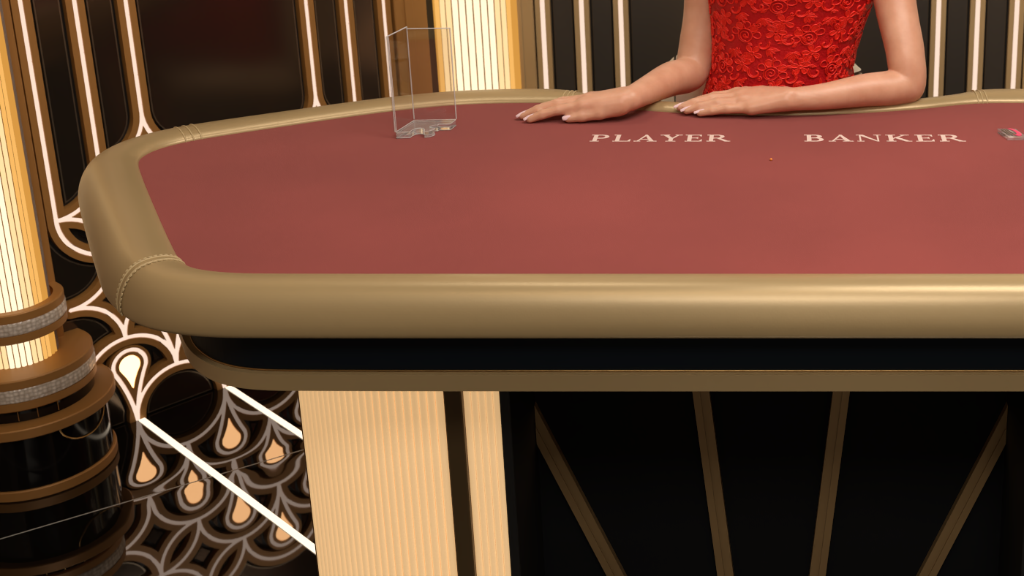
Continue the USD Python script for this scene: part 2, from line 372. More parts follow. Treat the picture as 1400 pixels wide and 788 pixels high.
# ================================================================== COLUMNS
def column(name, label, loc, face, r, rings_too, nr=20):
    """Engaged ribbed light column; face = direction (radians) in which it looks into the room."""
    t = thing(name, label, "column", (*loc, 0), face)
    zb = .19 if rings_too else .02
    a = np.linspace(-PI / 2, PI / 2, nr + 1)
    obj("light_core", lathe([(r * .93, zb), (r * .93, TOPZ)], -PI / 2 - .25, PI / 2 + .25, 40), "rib_core", t, True)
    for k in range(nr):
        mid = (a[k] + a[k + 1]) / 2; half = (a[1] - a[0]) / 2 * .83
        th = np.linspace(mid - half, mid + half, 7)
        bulge = r * (.955 + .06 * np.sqrt(np.clip(1 - ((th - mid) / (half * 1.02)) ** 2, 0, 1)))
        G = np.array([[[b * math.cos(q), b * math.sin(q), z] for z in (zb, TOPZ)] for q, b in zip(th, bulge)])
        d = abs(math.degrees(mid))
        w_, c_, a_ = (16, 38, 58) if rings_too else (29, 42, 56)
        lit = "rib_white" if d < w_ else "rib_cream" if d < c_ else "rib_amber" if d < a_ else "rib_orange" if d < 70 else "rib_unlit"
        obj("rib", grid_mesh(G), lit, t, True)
    if rings_too:
        h0, h1 = -PI / 2 - .75, PI / 2 + .75
        def collar(R, z0, z1, ri, gold, crystal):
            g = .0022
            e = (z1 - z0)
            c = obj("collar", lathe([(ri, z1), (R - g, z1), (R, z1 - g), (R, z0 + .72 * e)], h0, h1, 72), gold, t, 25)
            obj("crystal_band", lathe([(R - .002, z0 + .72 * e), (R + .001, z0 + .66 * e), (R + .001, z0 + .33 * e), (R - .002, z0 + .28 * e)], h0, h1, 96), crystal, c, True)
            obj("collar_rim", lathe([(R - .002, z0 + .28 * e), (R, z0 + .27 * e), (R, z0 + g), (R - g, z0), (ri, z0)], h0, h1, 72), gold, c, 25)
        collar(.087, .288, .346, .070, "gold_paint", "crystal_band")
        collar(.121, .172, .233, .058, "gold_paint", "crystal_band")
        def disc(R, z0, z1): return lathe([(.05, z1), (R - .002, z1), (R, z1 - .002), (R, z0 + .002), (R - .002, z0), (.05, z0)], h0, h1, 72)
        obj("plinth_disc", disc(.148, .1285, .1490), "gold_paint", t, 25)
        obj("plinth_neck", lathe([(.114, .146), (.114, .176)], h0, h1, 64), "black_gloss", t, True)
        for q in (-.15, .12, .42): 
            obj("pin", tube([(.1155 * math.cos(q), .1155 * math.sin(q), .152), (.1155 * math.cos(q), .1155 * math.sin(q), .171)], .0009, 6), "gold_metal", t)
        obj("plinth_drum", lathe([(.131, .018), (.131, .130)], h0, h1, 72), "black_gloss", t, True)
        q = np.linspace(0, PI, 16)
        loop = [(.1325 * math.cos(.75 + .42 * math.cos(x)), .1325 * math.sin(.75 + .42 * math.cos(x)), .126 - .040 * math.sin(x)) for x in q]
        obj("wire_loop", tube(loop, .0016, 6), "gold_metal", t)
        obj("base_band", disc(.136, .0005, .0210), "gold_paint", t, 25)
    return t
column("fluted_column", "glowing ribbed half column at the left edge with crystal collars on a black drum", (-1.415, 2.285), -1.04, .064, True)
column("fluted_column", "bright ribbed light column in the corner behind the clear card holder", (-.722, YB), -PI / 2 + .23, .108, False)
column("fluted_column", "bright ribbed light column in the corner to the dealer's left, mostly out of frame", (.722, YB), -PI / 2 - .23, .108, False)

# ================================================================== TABLE
XC, ZF = -.012, .73
half = [(-.30, 1.500), (-.60, 1.500), (-.665, 1.503), (-.715, 1.520), (-.745, 1.555), (-.766, 1.588), (-.807, 1.655), (-.884, 1.784), (-.940, 1.880), (-.963, 1.922), (-.972, 1.952), (-.966, 1.990), (-.940, 2.026),
        (-.893, 2.060), (-.80, 2.117), (-.728, 2.160), (-.659, 2.197), (-.59, 2.226), (-.53, 2.241), (-.463, 2.247), (-.385, 2.247), (-.335, 2.237), (-.256, 2.206), (-.13, 2.179)]
left = [(XC, 1.500)] + half + [(XC, 2.170)]
loop = np.array(left + [(2 * XC - x, y) for x, y in reversed(half)])
inner = resample(chaikin(loop, 2), .010, True)
tab = thing("gaming_table", "large gaming table with a dark red felt top and padded gold leather rail", "table", (0, 0, 0))
ppoly = Polygon(inner)
felt = obj("felt", ext(ppoly.buffer(.004), .012, ZF - .012), "felt", tab, False, "dark red felt playing surface")
# rail
T = np.roll(inner, -1, 0) - np.roll(inner, 1, 0); T /= np.linalg.norm(T, axis=1, keepdims=True)
N2 = np.c_[T[:, 1], -T[:, 0]]
if np.dot(N2[0], inner[0] - np.array([XC, 1.9])) < 0: N2 = -N2
for _ in range(3): N2 = (np.roll(N2, 1, 0) + N2 * 2 + np.roll(N2, -1, 0)) / 4
N2 /= np.linalg.norm(N2, axis=1, keepdims=True)
def width_at(p):
    x, y = abs(p[0] - XC), p[1]
    back = np.clip((y - 2.0) / .12, 0, 1)
    fr = np.clip((y - 1.50) / .09, 0, 1)
    w = .071 + .015 * fr
    w = w * (1 - back) + .080 * back
    if y > 2.1:
        k = np.clip((.385 - x) / .06, 0, 1); k = k * k * (3 - 2 * k)
        w = w * (1 - k) + .048 * k
    return w
W_ = np.array([width_at(p) for p in inner])
for _ in range(6): W_ = (np.roll(W_, 1) + 2 * W_ + np.roll(W_, -1)) / 4
PROF = np.array([(0, -.006), (0, .0015), (.04, .0055), (.13, .0098), (.25, .0128), (.38, .0140), (.51, .0135), (.63, .0115), (.74, .0070), (.84, -.0010), (.92, -.0115), (.97, -.0222), (.995, -.031), (1., -.038), (.995, -.0435), (.95, -.047), (.8, -.048), (.4, -.048)])
def prof_dense(n=4):
    return np.array(chaikin(PROF, 1, False))
PD = prof_dense()
def rail_point(i, u, z, lift=0.):
    hs = min(1., W_[i] / .070)
    q = inner[i] + N2[i] * u * W_[i]
    return np.array([q[0], q[1], ZF + z * (hs if z < 0 else .5 + .5 * hs)])
G = np.array([[rail_point(i, u, z) for u, z in PD] for i in range(len(inner))])
rail = grid_mesh(G, close_u=True)
if rail.face_normals[np.argmax(rail.triangles_center[:, 2])][2] < 0: rail.invert()
rail_p = obj("rail", rail, "gold_leather", tab, True, "padded gold leather arm rail")
def seam(x, y, offs, stitch=True):
    i0 = int(np.argmin(((inner - (x, y)) ** 2).sum(1))); ms = []
    for o in offs:
        tt = T[i0] * o
        path = []
        pr = PD[2:-6]
        C0 = np.array([rail_point(i0, u, z) for u, z in pr]) + np.array([tt[0], tt[1], 0])
        nn = np.gradient(C0, axis=0); nn /= np.linalg.norm(nn, axis=1, keepdims=True)
        out = np.cross(nn, np.array([T[i0][0], T[i0][1], 0])); 
        if out[len(out) // 3][2] < 0: out = -out
        ms.append(tube(C0 + out * .0002, .0013, 6))
        if stitch and abs(o) == max(abs(np.array(offs))):
            D = resample(C0 + out * .0006, .0062)
            for a, b in zip(D[:-1], D[1:]):
                c = a + (b - a) * .15; e = a + (b - a) * .8
                k = np.sign(o) * .0035 * np.array([T[i0][0], T[i0][1], 0])
                m = tube([c + k, (c + e) / 2 + k + (0, 0, .0004), e + k], .0010, 5); ms.append(m)
    obj("seam", cat_(ms), "leather_thread", rail_p, True, "double stitched seam across the rail")
for s in (1, -1):
    fx = lambda x: x if s == 1 else 2 * XC - x
    seam(fx(-.735), 1.543, (-.006, .006)); seam(fx(-.930), 2.035, (-.012, 0, .012), False); seam(fx(-.372), 2.245, (-.008, 0, .008), False)
# apron below the rail
ao = [(XC, 1.449), (-.57, 1.449), (-.64, 1.453), (-.69, 1.475), (-.735, 1.52), (-.775, 1.59), (-.88, 1.775), (-.95, 1.90), (-.955, 1.97), (-.88, 2.06), (-.72, 2.155), (-.55, 2.22), (-.38, 2.225), (-.25, 2.18), (XC, 2.15)]
ao = np.array(ao + [(2 * XC - x, y) for x, y in reversed(ao[1:-1])])
ap = resample(chaikin(ao, 2), .012, True); apoly = Polygon(ap)
TRIM0, TRIM1 = .606, .6275
obj("underside_trim", ext(apoly, TRIM1 - TRIM0, TRIM0), "gold_leather", tab, 20, "gold trim band under the apron")
obj("apron", ext(apoly.buffer(-.010), .70 - TRIM1, TRIM1), "gold_leather", tab, 20)
ain = resample(np.array(apoly.buffer(-.008).exterior.coords)[:-1], .006, True)
def front_run(P, xl):
    """The stretch of a closed outline along the front, from x=-xl to x=+xl about the table's centre."""
    k = np.where((P[:, 1] < 1.58) & (np.abs(P[:, 0] - XC) < xl))[0]
    Q = P[k]; return Q[np.argsort(Q[:, 0])]
fr = front_run(ain, .745)
s = np.r_[0, np.cumsum(np.linalg.norm(np.diff(fr, axis=0), axis=1))]
edge = np.minimum(s, s[-1] - s); R_ = .055
low = np.where(edge < R_, TRIM1 + .003 + R_ - np.sqrt(np.clip(R_ ** 2 - (R_ - edge) ** 2, 0, None)), TRIM1 + .003)
G = np.array([[(p[0], p[1], z0 + (.692 - z0) * k) for k in (0, 1)] for p, z0 in zip(fr, low)])
back = G.copy(); cen = np.array([XC, 1.9]); dv = cen - fr; dv /= np.linalg.norm(dv, axis=1, keepdims=True); back[:, :, :2] += dv[:, None] * .006
panel = cat_([grid_mesh(G), grid_mesh(np.stack([G[:, 0], back[:, 0]], 1)), grid_mesh(np.stack([G[:, 1], back[:, 1]], 1))])
obj("apron_panel", panel, "navy_panel", tab, False, "inset blue-black apron panel")
obj("apron_bead", tube(np.c_[fr[6:-6], np.maximum(low[6:-6] - .0015, TRIM1)], .0012, 6), "gold_metal", tab, True)
# pedestal: curved ribbed light panel, post, flat ribbed strip, black recess with ray bars
def mx(x): return 2 * XC - x
def strip(cx, cy, ang, w, z0, z1, d=.0045):
    """One convex rib of width w, its outward direction at angle ang."""
    q = np.linspace(-1, 1, 7)
    u = np.array([math.cos(ang), math.sin(ang)]); v = np.array([-u[1], u[0]])
    G = np.array([[(*(np.array([cx, cy]) + v * x * w / 2 + u * d * (math.sqrt(1 - .96 * x * x) - .2)), z) for z in (z0, z1)] for x in q])
    return grid_mesh(G)
RC = .30; CXc, CYc = -.430, 1.55 + RC
nfl = 23; a = np.linspace(0, math.radians(48.6), nfl + 1)
for sgn in (1, -1):
    S = lambda x: x if sgn == 1 else mx(x)
    sh = []
    th = np.linspace(-.01, math.radians(49.2), 30)
    sh = np.array([[(S(CXc - (RC - .004) * math.sin(q)), CYc - (RC - .004) * math.cos(q), z) for z in (0., TRIM0)] for q in th])
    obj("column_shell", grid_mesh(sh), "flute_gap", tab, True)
    for k in range(nfl):
        q = (a[k] + a[k + 1]) / 2
        x, y = CXc - (RC - .003) * math.sin(q), CYc - (RC - .003) * math.cos(q)
        ang = -PI / 2 - q if sgn == 1 else -PI / 2 + q
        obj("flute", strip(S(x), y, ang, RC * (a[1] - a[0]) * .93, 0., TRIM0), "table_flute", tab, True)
    x0, x1 = sorted((S(-.4275), S(-.4045)))
    obj("post", bx(x0, 1.542, 0, x1, 1.60, TRIM0, .0015), "bronze_dark", tab, False)
    x0, x1 = sorted((S(-.405), S(-.358)))
    obj("flute_backing", bx(x0, 1.553, 0, x1, 1.60, TRIM0), "flute_gap", tab, False)
    for k in range(5):
        xx = -.4045 + (k + .5) * .0465 / 5
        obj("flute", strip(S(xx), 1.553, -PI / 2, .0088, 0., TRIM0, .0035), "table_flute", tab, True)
    x0, x1 = sorted((S(-.358), S(-.345)))
    obj("recess_cheek", bx(x0, 1.549, 0, x1, 1.73, TRIM0, .001), "black_satin", tab, False)
    x0, x1 = sorted((S(CXc - RC * math.sin(a[-1]) - .002), S(CXc - RC * math.sin(a[-1]) + .010)))
    yy = CYc - RC * math.cos(a[-1])
    obj("edge_strip", bx(x0, yy + .003, 0, x1, yy + .02, TRIM0, .001), "gold_metal", tab, False)
obj("recess_back", bx(-.347, 1.71, 0, mx(-.347), 1.735, TRIM0), "black_fabric", tab, False)
obj("pedestal_core", bx(-.62, 1.735, 0, mx(-.62), 1.92, TRIM0), "black_fabric", tab, False)
def bar(x0, z0, x1, z1, w):
    d = np.array([x1 - x0, z1 - z0]); d /= np.linalg.norm(d); n = np.array([-d[1], d[0]]) * w / 2; g = n * .12
    a0, b0 = np.array([x0, z0]), np.array([x1, z1])
    ms = []
    for u, v, yf in ((n, g, 1.699), (g * .9, -g * .9, 1.7005), (-g, -n, 1.699)):
        q = Polygon([a0 + u, b0 + u, b0 + v, a0 + v]).intersection(sbox(-.344, 0, mx(-.344), TRIM0))
        m = ext(q, 1.711 - yf); vv = m.vertices.copy(); m.vertices = np.c_[vv[:, 0], 1.711 - vv[:, 2], vv[:, 1]]; ms.append(m)
    return cat_(ms)
for sgn in (1, -1):
    S = lambda x: x if sgn == 1 else mx(x)
    obj("ray_bar", bar(S(-.420), .60, S(-.169), 0, .0235), "bronze_bar", tab, False)
    obj("ray_bar", bar(S(-.1245), .607, S(-.0617), 0, .0235), "bronze_bar", tab, False)

# lettering on the felt
def ell(cx, cy, rx, ry): return affinity.scale(Point(cx, cy).buffer(1, 24), rx, ry)
R = sbox
stem = unary_union([R(.12, 0, .33, 1), R(0, 0, .45, .07), R(0, .93, .33, 1)])
def bowl(y0, y1, x):
    c = (y0 + y1) / 2; h = (y1 - y0) / 2
    return unary_union([R(.3, y0, .5, y1), ell(.5, c, x, h)]).intersection(R(.3, 0, 2, 1)).difference(unary_union([R(.3, y0 + .08, .5, y1 - .08), ell(.5, c, x - .21, h - .08)]).intersection(R(.33, 0, 2, 1)))
tick = lambda x, y, s: Polygon([(x, y), (x, y + .27 * s), (x - .05, y + .25 * s), (x - .16, y)])
GLY = {
 "P": unary_union([stem, bowl(.44, 1, .40)]),
 "L": unary_union([stem, R(0, 0, .86, .07), tick(.88, 0, 1.15)]),
 "A": unary_union([Polygon([(.09, .0), (.18, 0), (.55, .88), (.50, 1)]), Polygon([(.46, 1), (.58, 1), (1.0, 0), (.75, 0)]), R(.27, .28, .80, .35), R(-.04, 0, .30, .065), R(.62, 0, 1.12, .065)]),
 "Y": unary_union([Polygon([(.08, 1), (.32, 1), (.63, .46), (.42, .44)]), Polygon([(.86, 1), (.95, 1), (.63, .42), (.56, .50)]), R(.42, 0, .63, .48), R(.28, 0, .78, .065), R(-.04, .935, .44, 1), R(.72, .935, 1.08, 1)]),
 "E": unary_union([stem, R(0, 0, .84, .07), R(0, .93, .80, 1), R(.3, .48, .62, .55), tick(.86, 0, 1.1), tick(.82, 1, -1), Polygon([(.66, .36), (.66, .67), (.62, .6), (.52, .55), (.52, .48), (.62, .42)])]),
 "R": unary_union([stem, bowl(.46, 1, .38), Polygon([(.46, .50), (.66, .50), (1.08, .065), (1.20, .065), (1.20, 0), (.90, 0)])]),
 "B": unary_union([stem, R(0, 0, .45, .07), bowl(.50, 1, .33), bowl(0, .56, .40)]),
 "N": unary_union([R(.12, 0, .20, 1), Polygon([(.06, 1), (.30, 1), (1.02, 0), (.92, 0)]), R(.94, 0, 1.02, 1), R(0, 0, .34, .065), R(-.02, .935, .26, 1), R(.80, .935, 1.16, 1)]),
 "K": unary_union([stem, Polygon([(.33, .40), (.33, .50), (.82, .96), (.93, .96)]), Polygon([(.42, .52), (.58, .63), (1.05, .065), (1.18, .065), (1.18, 0), (.88, 0)]), R(.68, .935, 1.10, 1), R(.0, .93, .46, 1)]),
}
ADV = {"P": 1.02, "L": .98, "A": 1.16, "Y": 1.12, "E": .98, "R": 1.24, "B": 1.04, "N": 1.24, "K": 1.24}
def word(text, x0, x1, y, h):
    x, parts = 0, []
    for c in text: parts.append(affinity.translate(GLY[c], x)); x += ADV[c] + .12
    g = unary_union(parts); b = g.bounds; k = (x1 - x0) / (b[2] - b[0])
    g = affinity.translate(affinity.scale(affinity.translate(g, -b[0], 0), k, h, origin=(0, 0)), x0, y)
    obj("lettering", ext(g, .0006, ZF - .0001), "lettering_white", felt, False, f"printed word {text}")
word("PLAYER", -.300, -.078, 2.031, .034)
word("BANKER", .039, .294, 2.031, .034)

# ================================================================== SMALL THINGS ON THE TABLE
h = thing("card_holder", "clear acrylic discard card holder standing on the felt at the left", "card holder", (-.610, 2.045, ZF))
PA = np.array([0, 0]); PB = np.array([.013, .066]); PCc = np.array([.081, .070])
def plate(a, b, th, z0, z1, side=1):
    d = (b - a) / np.linalg.norm(b - a); n = np.array([-d[1], d[0]]) * th * side
    return ext(Polygon([a, b, b + n, a + n]), z1 - z0, z0)
sp = obj("side_panel", plate(PA, PB, .003, .0115, .166, 1), "acrylic_pane", h, False)
bp = obj("back_panel", plate(PB, PCc, .003, .0115, .163, 1), "acrylic_pane", h, False)
def edge_bar(p, q, r=.0011): return tube([p, q], r, 6)
e3 = lambda p, z: np.array([p[0], p[1] + .0015, z])
obj("panel_edge", cat_([edge_bar(e3(PA, .011), e3(PA, .1665)), edge_bar(e3(PA, .1665), e3(PB, .1665)), edge_bar(e3(PA + (.0022, 0), .012), e3(PA + (.0022, 0), .165), .0006)]), "acrylic_edge", sp, True)
obj("panel_edge", cat_([edge_bar(e3(PB, .012), e3(PB, .1665)), edge_bar(e3(PCc, .0115), e3(PCc, .1635)), edge_bar(e3(PB, .1635), e3(PCc, .1635))]), "acrylic_edge", bp, True)
FR = PA + (PCc - PB)
base = Polygon([PA + (.0005, 0), PB + (.0005, -.0005), PCc + (0, -.0005), PCc + (-.004, -.026), PCc + (-.022, -.027), PCc + (-.024, -.040), FR + (-.010, .010), FR + (-.016, .002), FR + (-.030, .0)]).buffer(-.002).buffer(.002)
base = base.difference(ell(.034, .004, .011, .019)).difference(ell(.056, .030, .008, .008))
bs = obj("base", ext(base, .0105, .0005), "acrylic_base", h, False)
obj("base_rim", cat_([tube(np.c_[np.array(base.exterior.coords)[:-1], np.full(len(base.exterior.coords) - 1, zz)], .0007, 5, True) for zz in (.0012, .0108)]), "acrylic_edge", bs, True)
m_ = thing("bet_marker", "flat clear acrylic marker with a pink oval band lying on the felt", "marker", (.350, 2.037, ZF))
poly = Polygon([(.000, .042), (.011, 0), (.040, 0), (.030, .042)])
obj("marker_body", ext(poly.buffer(-.0015).buffer(.0015), .006, .0004), "acrylic_base", m_, False)
ov = affinity.skew(affinity.scale(Point(.0245, .021).buffer(1, 20), .0085, .0195), xs=-14, origin=(.0245, .021))
obj("printed_band", ext(ov.difference(affinity.translate(affinity.scale(ov, .7, .75), -.0045, .002)), .0006, .0066), "pink_print", m_, False, "pink curved printed band")
for k in range(3): obj("grey_line", ext(LineString([(.0055 + k * .0045, .036), (.0145 + k * .0045, .006)]).buffer(.0009), .0005, .0066), "panel_edge", m_, False)
m2 = thing("clear_stand", "clear acrylic block with a peach core cut by the right frame edge", "stand", (.3985, 2.040, ZF))
obj("stand_body", ext(Polygon([(-.004, 0), (.05, 0), (.05, .06), (.010, .06)]).buffer(-.002).buffer(.002), .014, .0004), "acrylic_base", m2, False)
obj("stand_core", bx(.008, .012, .0148, .03, .026, .0165, .0005), "peach_print", m2, False)
lint = obj("lint_speck", trimesh.creation.icosphere(1, .0022), "lint_orange"); 
UsdGeom.Xformable(lint).AddTranslateOp().Set((-.013, 1.938, ZF + .0018)); tag(lint, "tiny orange speck of lint in the middle of the felt", "lint")

# ================================================================== PERSON (surface nets of smooth distance fields)
def surface_net(f, lo, hi, h):
    lo, hi = np.array(lo, float), np.array(hi, float)
    n = np.ceil((hi - lo) / h).astype(int) + 1
    ax = [lo[k] + h * np.arange(n[k]) for k in range(3)]
    P = np.stack(np.meshgrid(*ax, indexing="ij"), -1)
    V = np.empty(n)
    for i in range(n[0]): V[i] = f(P[i].reshape(-1, 3)).reshape(n[1:])
    V[0] = V[-1] = 1; V[:, 0] = V[:, -1] = 1; V[:, :, 0] = V[:, :, -1] = 1
    neg = V < 0
    acc = np.zeros((*(n - 1), 3)); cnt = np.zeros(n - 1)
    corners = [(a, b, c) for a in (0, 1) for b in (0, 1) for c in (0, 1)]
    sl = lambda o: tuple(slice(o[k], n[k] - 1 + o[k]) for k in range(3))
    for a in corners:
        for k in range(3):
            if a[k] == 0:
                b = tuple(a[m] + (m == k) for m in range(3))
                va, vb = V[sl(a)], V[sl(b)]
                x = (va < 0) != (vb < 0)
                t = np.where(x, va / np.where(x, va - vb, 1), 0)
                for m in range(3):
                    acc[..., m] += np.where(x, a[m] + (t if m == k else 0), 0)
                cnt += x
    act = cnt > 0
    idx = -np.ones(n - 1, int); idx[act] = np.arange(act.sum())
    I = np.argwhere(act)
    v = lo + h * (I + acc[act] / cnt[act][:, None])
    F = []
    for k in range(3):
        u, w = (k + 1) % 3, (k + 2) % 3
        s0 = [slice(1, n[m] - 1) for m in range(3)]; s0[k] = slice(0, n[k] - 1); s1 = list(s0); s1[k] = slice(1, n[k])
        A, B = neg[tuple(s0)], neg[tuple(s1)]
        E = np.argwhere(A != B); sgn = A[A != B]
        off = np.ones(3, int); off[k] = 0
        E = E + off
        def cell(du, dw):
            c = E.copy(); c[:, u] -= du; c[:, w] -= dw; return idx[c[:, 0], c[:, 1], c[:, 2]]
        q = np.stack([cell(1, 1), cell(0, 1), cell(0, 0), cell(1, 0)], 1)
        q[~sgn] = q[~sgn][:, ::-1]; F.append(q)
    F = np.vstack(F)
    m = trimesh.Trimesh(v, np.vstack([F[:, [0, 1, 2]], F[:, [0, 2, 3]]]), process=False)
    m.remove_unreferenced_vertices()
    return m
def cone(p, a, ra, b, rb, flat=None):
    a, b = np.asarray(a, float), np.asarray(b, float); d = b - a
    t = np.clip(((p - a) @ d) / (d @ d + 1e-12), 0, 1)
    return np.linalg.norm(p - a - t[:, None] * d, axis=1) - (ra + (rb - ra) * t)
def ellip(p, c, r, Rm=None):
    q = p - np.asarray(c)
    if Rm is not None: q = q @ Rm
    k = np.linalg.norm(q / r, axis=1); return (k - 1) * min(r)
def smin(a, b, k):
    h_ = np.clip(.5 + .5 * (b - a) / k, 0, 1); return b + (a - b) * h_ - k * h_ * (1 - h_)
def chain(p, pts, k=.006):
    d = None
    for (a, ra), (b, rb) in zip(pts[:-1], pts[1:]):
        c = cone(p, a, ra, b, rb); d = c if d is None else smin(d, c, k)
    return d

# her right hand (flat on the felt, thumb towards the camera)
def bent(m, tip, rise, r0, r1):
    """A finger from its knuckle to its tip in three bones with a slight arch."""
    m, tip = np.array(m), np.array(tip)
    f = lambda t, up: m + (tip - m) * t + np.array([0, 0, up * rise])
    return [(m, r0), (f(.46, 1.0), r0 * .93), (f(.76, .72), r0 * .83), (tip, r1)]
AW = (-.247, 2.150, .7655)
FA = {"index": bent((-.324, 2.137, .7580), (-.4115, 2.1300, .7365), .0035, .0095, .0066), "middle": bent((-.318, 2.154, .7625), (-.4265, 2.1460, .7370), .0060, .0097, .0066),
      "ring": bent((-.314, 2.171, .7600), (-.4180, 2.1640, .7368), .0060, .0092, .0063), "little": bent((-.306, 2.187, .7540), (-.3840, 2.1860, .7362), .0040, .0082, .0057)}
TA = [((-.262, 2.140, .7560), .0150), ((-.296, 2.1335, .7470), .0115), ((-.325, 2.1300, .7420), .0093), ((-.3475, 2.1285, .7382), .0070)]
def handA(p):
    palm = None
    for kx in FA:
        c = cone(p, AW + np.array([-.012, {"index": -.008, "middle": 0., "ring": .009, "little": .016}[kx], -.002]), .0165, FA[kx][0][0], .0115)
        palm = c if palm is None else smin(palm, c, .010)
    palm = smin(palm, cone(p, (-.275, 2.178, .7500), .015, (-.300, 2.186, .7480), .0125), .012)
    d = palm
    fs = None
    for kx in FA:
        c = chain(p, FA[kx], .003); fs = c if fs is None else np.minimum(fs, c)
    d = smin(palm, fs, .007)
    return smin(d, smin(chain(p, TA, .004), cone(p, (-.268, 2.142, .755), .0145, (-.305, 2.142, .752), .0085), .008), .007)
def limb(p, pts, n=7):
    """A tapering limb along a smooth curve through (point, radius) pairs."""
    Q = np.array([[*q, r] for q, r in pts]); Q = np.vstack([2 * Q[0] - Q[1], Q, 2 * Q[-1] - Q[-2]]); S = []
    for i in range(1, len(Q) - 2):
        for t in np.linspace(0, 1, n, endpoint=False):
            S.append(.5 * (2 * Q[i] + (Q[i + 1] - Q[i - 1]) * t + (2 * Q[i - 1] - 5 * Q[i] + 4 * Q[i + 1] - Q[i + 2]) * t * t + (3 * Q[i] - 3 * Q[i + 1] + Q[i + 2] - Q[i - 1]) * t ** 3))
    S.append(Q[-2]); d = None
    for u, v in zip(S[:-1], S[1:]):
        c = cone(p, u[:3], u[3], v[:3], v[3]); d = c if d is None else np.minimum(d, c)
    return d
SA = (-.130, 2.41, 1.045)
LA = [(AW, .0198), ((-.226, 2.205, .7640), .0235), ((-.192, 2.283, .7625), .0300), ((-.160, 2.350, .7590), .0325), ((-.146, 2.376, .812), .0340), ((-.135, 2.393, .885), .0370), (SA, .044)]
def armA(p):
    d = smin(handA(p), limb(p, LA), .004)
    return d
mA = surface_net(armA, (-.445, 2.10, .715), (-.08, 2.46, 1.06), .0031)
# her left hand (lying along the rail, little finger towards the camera)
BW = (.020, 2.168, .7595)
FB = {"little": bent((-.047, 2.156, .7480), (-.1330, 2.1600, .7378), .0030, .0088, .0058), "ring": bent((-.059, 2.170, .7550), (-.1560, 2.1695, .7392), .0045, .0094, .0062),
      "middle": bent((-.066, 2.185, .7590), (-.1680, 2.1815, .7418), .0045, .0098, .0064), "index": bent((-.072, 2.200, .7595), (-.1540, 2.1930, .7430), .0035, .0096, .0064)}
TB = [((.005, 2.205, .757), .014), ((-.030, 2.236, .752), .0115), ((-.060, 2.246, .750), .0093), ((-.082, 2.247, .748), .007)]
def handB(p):
    palm = None
    for kx in FB:
        c = cone(p, BW + np.array([-.010, {"index": .012, "middle": .006, "ring": -.001, "little": -.008}[kx], 0]), .0165, FB[kx][0][0], .0118)
        palm = c if palm is None else smin(palm, c, .010)
    fs = None
    for kx in FB:
        c = chain(p, FB[kx], .003); fs = c if fs is None else np.minimum(fs, c)
    d = smin(palm, fs, .006)
    d = smin(d, ellip(p, (.020, 2.160, .7735), np.array([.008, .007, .006])), .008)      # ulna bump
    return smin(d, chain(p, TB, .004), .008)
SB = (.180, 2.40, 1.045)
LB = [(BW, .0192), ((.075, 2.178, .7620), .0222), ((.140, 2.200, .7660), .0275), ((.211, 2.229, .7690), .0315), ((.2155, 2.246, .815), .0330), ((.2000, 2.295, .895), .0365), (SB, .046)]
def armB(p):
    d = smin(handB(p), limb(p, LB), .004)
    return smin(d, ellip(p, (.226, 2.236, .759), np.array([.017, .018, .020])), .02)
mB = surface_net(armB, (-.19, 2.12, .715), (.27, 2.47, 1.06), .0031)
# torso, neck, head, legs
RINGS = np.array([(.44, -.004, .170, .125, 2.425), (.52, -.004, .172, .125, 2.415), (.60, -.004, .163, .115, 2.400), (.66, -.003, .149, .104, 2.385), (.72, .000, .134, .092, 2.370), (.765, .004, .1255, .086, 2.360),
                  (.80, .009, .1265, .087, 2.358), (.85, .015, .1345, .093, 2.355), (.892, .021, .1435, .101, 2.350), (.95, .026, .151, .115, 2.345), (1.0, .028, .154, .116, 2.347), (1.05, .029, .150, .092, 2.365), (1.095, .029, .115, .060, 2.385)])
def ring_at(z): return [np.interp(z, RINGS[:, 0], RINGS[:, k]) for k in (1, 2, 3, 4)]
def torso(p, g=0.):
    cx, a_, b_, cy = ring_at(p[:, 2])
    k = np.sqrt(((p[:, 0] - cx) / (a_ - g)) ** 2 + ((p[:, 1] - cy) / (b_ - g)) ** 2)
    d = (k - 1) * (np.minimum(a_, b_) - g)
    return np.maximum(d, np.maximum(.45 - p[:, 2], p[:, 2] - 1.10))
HC = np.array([.030, 2.365, 1.300])
def legs(p, g=0.):
    d = None
    for s in (-1, 1):
        c = cone(p, (s * .085, 2.42, .525), .074 + g, (s * .105, 2.035, .515), .052 + g)
        d = c if d is None else np.minimum(d, c)
    return d
def trunk(p):
    d = torso(p, .006)
    d = smin(d, cone(p, (-.125, 2.405, 1.06), .042, (.02, 2.40, 1.09), .05), .03); d = smin(d, cone(p, (.182, 2.40, 1.06), .042, (.04, 2.40, 1.09), .05), .03)
    d = smin(d, cone(p, (.029, 2.40, 1.08), .052, (.030, 2.385, 1.22), .050), .03)
    d = smin(d, ellip(p, HC, np.array([.073, .092, .112])), .02)
    d = smin(d, ellip(p, HC + (0, -.045, -.07), np.array([.045, .045, .045])), .03)
    d = smin(d, cone(p, HC + (0, -.090, .018), .007, HC + (0, -.108, -.018), .0115), .010)
    for s in (-1, 1):
        d = smin(d, ellip(p, HC + (s * .074, .01, -.005), np.array([.009, .018, .030])), .004)
        d = -smin(-d, ellip(p, HC + (s * .031, -.094, .012), np.array([.016, .014, .010])), .008)
    d = smin(d, legs(p), .03)
    for s in (-1, 1):
        d = smin(d, cone(p, (s * .105, 2.035, .51), .050, (s * .105, 2.09, .30), .050), .02)
        d = smin(d, cone(p, (s * .105, 2.09, .30), .050, (s * .105, 2.09, .075), .033), .02)
        d = smin(d, cone(p, (s * .105, 2.10, .04), .032, (s * .112, 1.97, .026), .024), .02)
    return d
mT = surface_net(trunk, (-.24, 1.92, .0), (.30, 2.57, 1.44), .0075)
